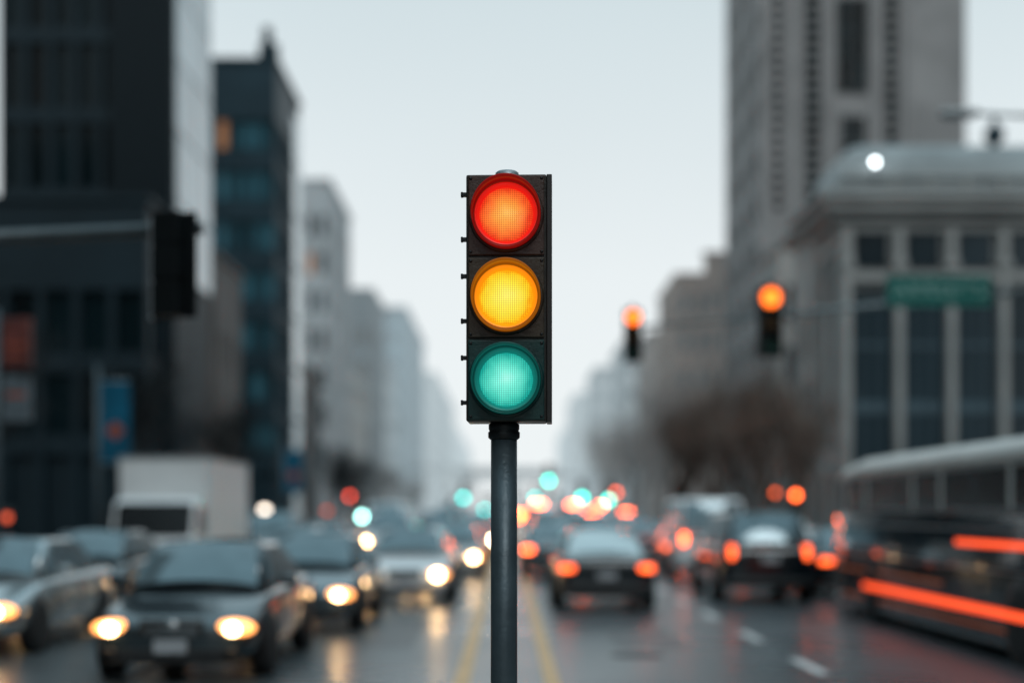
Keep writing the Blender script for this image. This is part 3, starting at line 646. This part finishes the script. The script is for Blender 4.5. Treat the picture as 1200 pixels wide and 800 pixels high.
def make_building(label,X0,X1,Y0,Y1,Ht,wk,gk,front=None,side=None,sidex=None,lit=(),cornice=None,parapet=.8):
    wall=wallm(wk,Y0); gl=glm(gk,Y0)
    r=root('building',label,'building',((X0+X1)/2,(Y0+Y1)/2,.13),0,'buildings lining the street')
    ox,oy,oz=(X0+X1)/2,(Y0+Y1)/2,.13
    bm=bmesh.new(); rec=.35
    add_box(bm,0,0,Ht/2,X1-X0-2*rec,Y1-Y0-2*rec,Ht)
    wins=[]
    def face(spec,axis,const,a0,a1,nrm):
        n=spec['n']; fl=spec['floor']; pier=spec['pier']; span=spec['span']; z0=spec.get('z0',4.)
        nf=int((Ht-parapet-z0)/fl)
        step=(a1-a0)/n; pw=step*pier; sp=fl*span
        def bx(a,z,wa,hz,dd,inset=0):
            c=const+nrm*(-dd/2-inset)
            if axis=='x': add_box(bm,a-ox,c-oy,z,wa,dd,hz)
            else: add_box(bm,c-ox,a-oy,z,dd,wa,hz)
        top=z0+nf*fl
        for i in range(n+1):
            a=a0+i*step; ww=pw
            if i==0: a+=pw/4; ww=pw/2
            if i==n: a-=pw/4; ww=pw/2
            bx(a,top/2,ww,top,rec)
        for j in range(nf):
            bx((a0+a1)/2,z0+j*fl+sp/2,a1-a0-.02,sp,rec-.06,.06)
        bx((a0+a1)/2,(top+Ht)/2,a1-a0,Ht-top,rec,.0)
        for j in range(nf):
            for i in range(n):
                a=a0+(i+.5)*step; z=z0+j*fl+sp+(fl-sp)/2
                c=const-nrm*(rec-.04)
                if axis=='x': wins.append(((a-ox,c-oy,z),(step-pw,.05,fl-sp),(i,j,'f')))
                else: wins.append(((c-ox,a-oy,z),(.05,step-pw,fl-sp),(i,j,'s')))
    if front: face(front,'x',Y0,X0,X1,-1)
    if side:
        nr=1 if sidex==X1 else -1
        face(side,'y',sidex,Y0+(rec+.003 if front else 0),Y1,nr)
    if not side:
        add_box(bm,0,rec/2,Ht/2,X1-X0-.02,Y1-Y0-rec-.02,Ht-.02)
    if not front:
        nr=1 if sidex==X1 else -1
        add_box(bm,-nr*(rec/2+.02) if side else 0,0.01,Ht/2-.01,X1-X0-rec-.05,Y1-Y0-.03,Ht-.03)
    part('wall',fin(bm,'wall'),wall,r)
    if cornice: cl=[(0,0,zz,X1-X0+2*o,Y1-Y0+2*o,h) for (o,zz,h) in cornice]
    else: cl=[(0,0,Ht+.13,X1-X0+.3,Y1-Y0+.3,.25)]
    part('cornice',boxes('cornice',cl,bev=.04),wall,r)
    wins.sort(key=lambda w:(Vector(w[0])+Vector((ox,oy,oz))).length)
    def vis(wd):
        p=Vector(wd[0])+Vector((ox,oy,oz)); py=HY-(p.z-CH)*F/p.y; px=VX+p.x*F/p.y
        return -30<py<640 and -40<px<1240 and p.y>5
    v=[w_ for w_ in wins if vis(w_)]; nv=[w_ for w_ in wins if not vis(w_)]
    ind=v[:95]; rest=v[95:]+nv
    ub=cm('unit',unit_box)
    for p,s,idx in ind: part('window',ub,lit_w if idx in lit else gl,r,p,scale=s)
    if rest:
        o=part('window',boxes('windows_rest',[(*p,*s) for p,s,_ in rest]),gl,r); o['kind']='stuff'
    return r
def by_label(s): return [o for o in col.objects if str(o.get('label','')).startswith(s)][0]
make_building('dark glass and metal office podium with vertical mullions',-36,-14.4,57,66.9,PZ(238,57)-.1,'dark','dark',dict(n=15,floor=3.3,pier=.22,span=.25,z0=3.9),dict(n=5,floor=3.3,pier=.2,span=.25,z0=3.9),-14.4)
tw1=make_building('black office tower with a pale reflective glass flank',-21.4,-14.0,60,67,42,'dark','dark',dict(n=7,floor=3.4,pier=.26,span=.2,z0=14.6))
flank=mat('flank_glass',(.40,.46,.49),.2,.3,var=.25,scale=.25,rand=.2,spec=1.)  # grazing sky reflection put into the pale base colour
for i in range(5):
    for j in range(9):
        part('flank_pane',cm('unit',None),flank,tw1,(3.72,-3.5+.75+i*1.38,13.2+j*3.0),scale=(.12,1.30,2.90))
part('corner_column',boxes('corner_column',[(0,0,0,2.6,.5,30)],bev=.05),mat('column_black',(.003,.008,.011),.5,spec=.15),tw1,(2.35,-3.6,26))
for i in range(7):
    part('podium_glazing',cm('unit',None),mat('podium_glass',(.035,.060,.070),.25,var=.3,scale=.5,rand=.25,spec=.3),tw1,(-12.6+i*2.3,-3.35,11.6),scale=(2.05,.12,2.6))
make_building('brown stone mid-rise building with plain windows',-26,-14.0,68.3,75,PZ(322,73),'brown','mid',dict(n=6,floor=3.2,pier=.4,span=.35),dict(n=4,floor=3.2,pier=.6,span=.5),-14.0)
make_building('dark blue glass office tower with horizontal floors',-19.5,-13.8,85,94.5,PZ(75,85),'slate','blue',dict(n=8,floor=3.0,pier=.14,span=.42),dict(n=9,floor=3.0,pier=.10,span=.3),-13.8,lit=((3,6,'f'),))
fin_t=root('roof_fin','tall dark vertical fin on the office tower edge','roof structure',(-14.4,85.6,PZ(75,85)+.3)); part('fin',boxes('fin',[(0,0,1.0,.5,.9,2.0),(0,.5,.6,1.2,.5,1.2)],bev=.05),wallm('slate',85),fin_t)
tl2=by_label('dark blue glass')
for j in range(8):
    part('flank_pane',cm('unit',None),mat('flank_glass_far',(.42,.48,.50),.15,.4,var=.2,scale=.25,rand=.15,haze=.15),tl2,(2.92,3.3,2.5+j*3.3),scale=(.1,2.9,3.1))
make_building('pale beige apartment tower with regular windows',-20,-14.0,112,127,PZ(215,112),'pale','mid',dict(n=6,floor=3.0,pier=.45,span=.42),dict(n=7,floor=3.0,pier=.42,span=.40),-14.0,lit=((4,5,'f'),(1,2,'f')))
make_building('low beige block with shops along the pavement',-22,-14.6,95.5,111,12,'brown','mid',None,dict(n=6,floor=3.2,pier=.45,span=.4),-14.6)
make_building('grey office block with dark windows',-22,-14.2,150,166,PZ(342,150),'grey','dark',dict(n=5,floor=3.4,pier=.3,span=.4),dict(n=6,floor=3.4,pier=.3,span=.35),-14.2)
make_building('light grey block between two towers',-22,-14.6,128,149,15,'beige','mid',None,dict(n=8,floor=3.2,pier=.4,span=.4),-14.6)
make_building('unseen dark brick block added to darken the near street',-30,-14.6,-70,34,24,'brown','dark',None,dict(n=22,floor=3.4,pier=.4,span=.4),-14.6)  # this and next two: unseen blocks added to darken street and reflections
make_building('unseen grey office block added to darken the near street',14.8,30,-70,34,20,'grey','dark',None,dict(n=22,floor=3.4,pier=.4,span=.4),14.8)
make_building('unseen dark stone block added behind the camera for reflections',-14,20,-110,-90,22,'brown','dark',dict(n=8,floor=3.4,pier=.4,span=.4))
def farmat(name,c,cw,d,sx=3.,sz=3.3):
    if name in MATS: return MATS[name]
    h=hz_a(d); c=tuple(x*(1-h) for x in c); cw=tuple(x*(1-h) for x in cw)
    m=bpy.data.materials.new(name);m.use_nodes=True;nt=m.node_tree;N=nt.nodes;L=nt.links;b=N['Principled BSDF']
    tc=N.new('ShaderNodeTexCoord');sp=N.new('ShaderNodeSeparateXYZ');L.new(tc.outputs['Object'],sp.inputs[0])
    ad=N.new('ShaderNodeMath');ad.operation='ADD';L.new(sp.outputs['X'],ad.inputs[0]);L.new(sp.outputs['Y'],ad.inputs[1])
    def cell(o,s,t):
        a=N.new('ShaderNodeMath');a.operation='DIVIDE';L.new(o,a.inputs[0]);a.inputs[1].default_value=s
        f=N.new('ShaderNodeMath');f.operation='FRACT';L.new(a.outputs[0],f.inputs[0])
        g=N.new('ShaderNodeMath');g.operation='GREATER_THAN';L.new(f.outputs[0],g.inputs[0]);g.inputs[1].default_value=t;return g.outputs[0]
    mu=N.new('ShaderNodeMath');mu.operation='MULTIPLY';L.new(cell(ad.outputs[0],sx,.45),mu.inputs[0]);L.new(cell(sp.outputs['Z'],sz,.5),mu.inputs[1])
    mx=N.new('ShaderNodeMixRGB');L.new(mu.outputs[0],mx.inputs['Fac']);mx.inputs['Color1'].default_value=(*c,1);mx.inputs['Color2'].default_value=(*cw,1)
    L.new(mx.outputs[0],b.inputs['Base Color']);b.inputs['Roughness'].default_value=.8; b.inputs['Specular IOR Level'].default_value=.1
    b.inputs['Emission Color'].default_value=(*AIR,1); b.inputs['Emission Strength'].default_value=h  # haze airlight put in as emission
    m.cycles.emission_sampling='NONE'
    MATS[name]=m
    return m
def far_building(label,X0,X1,Y0,Y1,H_,k,roof=True):
    cc={'blue':((.15,.25,.30),(.05,.10,.14)),'pale':((.42,.45,.46),(.13,.17,.20)),'beige':((.36,.32,.28),(.12,.12,.12)),'brown':((.25,.18,.145),(.06,.05,.05))}[k]
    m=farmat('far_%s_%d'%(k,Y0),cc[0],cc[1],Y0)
    r=root('building',label,'building',((X0+X1)/2,(Y0+Y1)/2,.1),0,'distant buildings')
    part('wall',boxes('wall',[(0,0,H_/2,X1-X0,Y1-Y0,H_)],bev=.1),m,r)
    part('roof_structure',boxes('roof_structure',[(0,0,H_+.9,(X1-X0)*.4,(Y1-Y0)*.4,1.8),(0,0,H_+.1,X1-X0+.5,Y1-Y0+.5,.3)],bev=.05),m,r)
far_building('blue grey office block in light haze',-24,-14,196,240,PZ(362,196),'blue')
far_building('pale block in light haze',-24,-15,169,192,PZ(430,180),'pale')
far_building('pale tower in the haze',-30,-14,278,380,PZ(438,278),'pale')
far_building('low pale block in the haze',-26,-16,247,275,19,'pale')
far_building('misty far block near the overpass',-40,-15,400,600,26,'pale')
# right
tw=make_building('tall concrete tower with dark vertical window strips',18,32.6,101,117,56,'tower','dark',None,dict(n=4,floor=3.4,pier=.42,span=.45,z0=4),18)
gd=glm('dark',86); gm=glm('dark',88)
def tpart(px0,px1,py0,py1,nx,nz,fr):
    d=101
    x0,x1=PX(px0,d)-tw.location.x,PX(px1,d)-tw.location.x; z0,z1=PZ(py1,d),PZ(py0,d)
    sx=(x1-x0)/nx; sz=(z1-z0)/nz
    for i in range(nx):
        for j in range(nz):
            p=(x0+(i+.5)*sx,101-tw.location.y-.05,z0+(j+.5)*sz)
            part('window',cm('unit',None),gd if nz<12 else gm,tw,p,scale=(sx*.86,.2,sz*fr))
tpart(980,1017,0,112,2,8,.92); tpart(985,1015,138,185,2,3,.85); tpart(942,962,-20,250,1,20,.66); tpart(1036,1052,-20,250,1,20,.66)
tpart(905,917,-20,250,1,20,.5)
for p in (930,972,1025,1062):
    part('pilaster',cm('pil',lambda:boxes('pilaster',[(0,0,28,.35,.3,55.8)],bev=.03)),wallm('tower',101),tw,(PX(p,101)-tw.location.x,101-tw.location.y-.1,0))
X0=PX(985,60); HC=PZ(262,60); ws=wallm('stone',55); gd0=mat('tall_window_glass',(.012,.020,.025),.25,var=.5,scale=.5,rand=.5,spec=.3)
nb=make_building('ornate limestone corner building with pilasters and tall dark windows',X0,34,60,64.5,HC,'stone','dark',None,dict(n=2,floor=9.6,pier=.4,span=.12,z0=3.2),X0,
  cornice=[(.55,HC+.15,.35),(.9,HC+.55,.4),(1.15,HC+.9,.25),(.2,HC-.35,.3)])
nx0,ny0=nb.location.x,nb.location.y
n=9; fx0=X0+.2; step=(34-fx0)/n
def pilm(): return boxes('pilaster',[(0,-.25,HC/2-.2,.34,.5,HC-.5),(0,-.3,HC-1.9,.6,.6,.35),(0,-.3,1.9,.6,.66,.5)],bev=.05)
for i in range(n+1): part('pilaster',cm('npil',pilm),ws,nb,(fx0+i*step-nx0,60-ny0,0))
part('frieze',boxes('frieze',[((fx0+34)/2-nx0,60-ny0-.2,HC-2.4,34-fx0,.32,.4)],bev=.03),ws,nb)
part('frieze',boxes('frieze',[((fx0+34)/2-nx0,60-ny0-.2,3.2,34-fx0,.3,.7)],bev=.03),ws,nb)
wfm=wallm('grey',55)
for i in range(n):
    x=fx0+(i+.5)*step
    part('window',cm('unit',None),gd0,nb,(x-nx0,60-ny0-.03,7.2),scale=(step-.42,.14,7.4))
    part('window',cm('unit',None),gd0,nb,(x-nx0,60-ny0-.03,HC-1.25),scale=(step-.8,.14,1.5))
    part('window_frame',cm('wfr',lambda:boxes('window_frame',[(-step*.16,0,0,.09,.1,7.2),(step*.16,0,0,.09,.1,7.2),(0,.012,-1.2,step-.6,.1,.5),(0,.012,1.4,step-.6,.1,.18)])),wfm,nb,(x-nx0,60-ny0-.12,7.2))
    part('window',cm('unit',None),gd0,nb,(x-nx0,60-ny0-.03,1.6),scale=(step-.9,.14,2.4))
bm=bmesh.new()
sec=[(0,HC+1.0),(.05,HC+1.7),(.35,HC+2.5),(.9,HC+3.1),(1.6,HC+3.4),(2.6,HC+3.5)]
rings=[]
for o_,z in sec:
    xs0=X0-.3+o_*.8-nx0; ys0=60.0-.3+o_*.8-ny0
    rings.append([bm.verts.new(c) for c in ((xs0,ys0,z),(34-nx0,ys0,z),(34-nx0,64.5-ny0,z),(xs0,64.5-ny0,z))])
for a,b in zip(rings,rings[1:]):
    for i in range(4): j=(i+1)%4; bm.faces.new((a[i],a[j],b[j],b[i]))
bm.faces.new(rings[-1])
part('roof',fin(bm,'roof'),mat('roof_lead',(.24,.265,.27),.6,var=.2,scale=.6),nb)
for i in range(12): part('baluster',cm('bal',lambda:boxes('baluster',[(0,0,0,.18,.18,.7)],bev=.02)),ws,nb,(X0+2.2-nx0+i*1.5,60.-.35-ny0,HC+1.35))
part('balustrade_rail',boxes('balustrade_rail',[(X0+10-nx0,60.-.35-ny0,HC+1.75,20,.25,.12)],bev=.02),ws,nb)
u=root('roof_urn','dark stone urn finial on the roof edge','urn',(PX(1175,60),61,HC+3.0))
part('urn',lathe('urn',[(.3,0),(.3,.2),(.12,.35),(.15,.5),(.4,.8),(.45,1.1),(.25,1.35),(.1,1.5),(.14,1.65),(0,1.8)],24),wallm('slate',50),u)
gl_=root('roof_lamp','lit white globe lamp on the roof parapet','lamp',(PX(1022,60),59.5,HC+1.6))
part('globe',ball('globe',.10,12,8),mat('globe_lit',(.9,.9,.9),.3,emis=(.9,.97,1),estr=13,nosample=True),gl_,(0,0,PZ(190,59.5)-HC-1.6))
part('stem',lathe('stem',[(.05,0),(.03,PZ(190,59.5)-HC-1.70)],12),dark,gl_)
make_building('pale stone building with tall windows and cornice',14.3,30,66,71,PZ(272,66),'beige','mid',None,dict(n=3,floor=3.6,pier=.45,span=.35),14.3,
   cornice=[(.3,PZ(272,66)+.1,.3),(.6,PZ(272,66)+.4,.25)])
make_building('pale stone rear block with plain windows',15.1,30,79,85,PZ(292,79),'beige','mid',dict(n=8,floor=3.4,pier=.45,span=.4),dict(n=3,floor=3.4,pier=.45,span=.4),15.1)
make_building('brown brick building with stepped roof',14.3,22,120,134,PZ(325,120),'redbrown','mid',dict(n=6,floor=3.2,pier=.45,span=.45),dict(n=6,floor=3.2,pier=.45,span=.45),14.3)
make_building('brown brick wing rising above its neighbour',16.6,22.5,119,119.9,PZ(300,119),'redbrown','mid',dict(n=5,floor=3.2,pier=.45,span=.45))
far_building('brown grey block in light haze',14.3,30,142,156,PZ(392,142),'brown')
far_building('pale block behind the street trees',14,34,170,190,PZ(402,170),'pale')
far_building('pale block with hazy windows',13.5,34,215,240,PZ(432,215),'pale')
far_building('misty far block across the street',14,40,290,330,PZ(462,290),'pale')
far_building('misty low block at the street end',16,50,380,460,PZ(500,380),'pale')
OV=root('overpass','pale concrete overpass across the end of the street','overpass',(0,430,0))
mo=farmat('overpass_concrete',(.2,.22,.23),(.2,.22,.23),210)
part('deck',boxes('deck',[(0,0,PZ(556,430),110,10,2.2),(0,-5.1,PZ(556,430)+1.5,110,.3,1.)],bev=.1),mo,OV)
for x in (-28,-12,12,28): part('pier',boxes('pier',[(x,0,5.5,2,4,11)],bev=.2),mo,OV)

# ------------------------------------------------------------ trees
def tree_meshes(seed,ht,nleaf):
    rnd=random.Random(seed); bm=bmesh.new(); tips=[]
    def grow(p,dr,ln,r,lv):
        q=p+dr*ln; tube(bm,p,q,r,r*.62,seg=7 if lv<2 else 4,caps=False)
        if lv>=2: tips.append((p,q))
        if lv==5: return
        for i in range(4 if lv==0 else (3 if lv<4 else 2)):
            a=rnd.uniform(0,2*math.pi); t=rnd.uniform(.25,.6)
            side=Vector((math.cos(a),math.sin(a),0))
            nd=(dr*(1-t*.6)+side*t+Vector((0,0,.2))).normalized()
            grow(p+dr*ln*rnd.uniform(.5,1.0),nd,ln*rnd.uniform(.5,.88),r*.55,lv+1)
    grow(Vector((0,0,0)),Vector((0,0,1)),ht*.28,.18,0)
    zmax=max(q.z for _,q in tips)
    me=bpy.data.meshes.new('trunk'); bm.to_mesh(me); bm.free()
    for p_ in me.polygons:p_.use_smooth=True
    bm=bmesh.new()
    for i in range(nleaf):
        p,q=rnd.choice(tips); c=p.lerp(q,rnd.uniform(.1,1.4))+Vector((rnd.gauss(0,.3),rnd.gauss(0,.3),rnd.gauss(0,.35)))
        d1=Vector((rnd.gauss(0,1),rnd.gauss(0,1),rnd.gauss(0,1)+.8)).normalized(); d2=d1.orthogonal().normalized()
        if rnd.random()<.8: a,b=.42,.012
        else: a,b=.09,.045
        bm.faces.new([bm.verts.new(c+d1*a*.5),bm.verts.new(c+d2*b),bm.verts.new(c-d1*a*.5),bm.verts.new(c-d2*b)])
    m2=bpy.data.meshes.new('crown'); bm.to_mesh(m2); bm.free()
    return me,m2,zmax
TM=[tree_meshes(s,9,2600) for s in (3,11,29,41)]
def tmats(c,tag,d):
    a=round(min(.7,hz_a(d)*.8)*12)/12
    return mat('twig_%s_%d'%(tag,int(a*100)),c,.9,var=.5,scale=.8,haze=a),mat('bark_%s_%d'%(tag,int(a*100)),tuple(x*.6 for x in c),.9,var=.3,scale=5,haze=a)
def tree(x,y,h,label,tag='brown',group='street trees'):
    c={'brown':(.150,.103,.082),'dark':(.022,.027,.030)}[tag]
    tm,bk=tmats(c,tag,y)
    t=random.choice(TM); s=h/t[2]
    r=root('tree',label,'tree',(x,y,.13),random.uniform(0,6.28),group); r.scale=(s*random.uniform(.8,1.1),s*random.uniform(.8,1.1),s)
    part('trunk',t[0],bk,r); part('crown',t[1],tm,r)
for i,y in enumerate((58,65,72,80,89,96,106,113,122,133,141,152,163,178,194)):
    hh_=(7,8.2,7.2,10.2,9,11.5,9.5,12.5,10,12,9.5,12.5,10,12,12)[i]
    tree(12.0+random.uniform(-.5,1.2),y,hh_,'bare brown street tree on the pavement')
for y in (46,64,): tree(-12.3,y,7.0,'dark bare street tree beside the office block','dark')
for y in (98,106,116,128,140,155,172,190): tree(-12.0,y,6.3,'small dark street tree on the pavement','dark')
tree(-12.6,34,6.5,'dark bare street tree near the sign','dark')
for k in range(6): tree(-16+k*6.5+random.uniform(-1,1),330+k*14,random.uniform(8,11),'hazy tree beyond the far junction','brown','far trees')
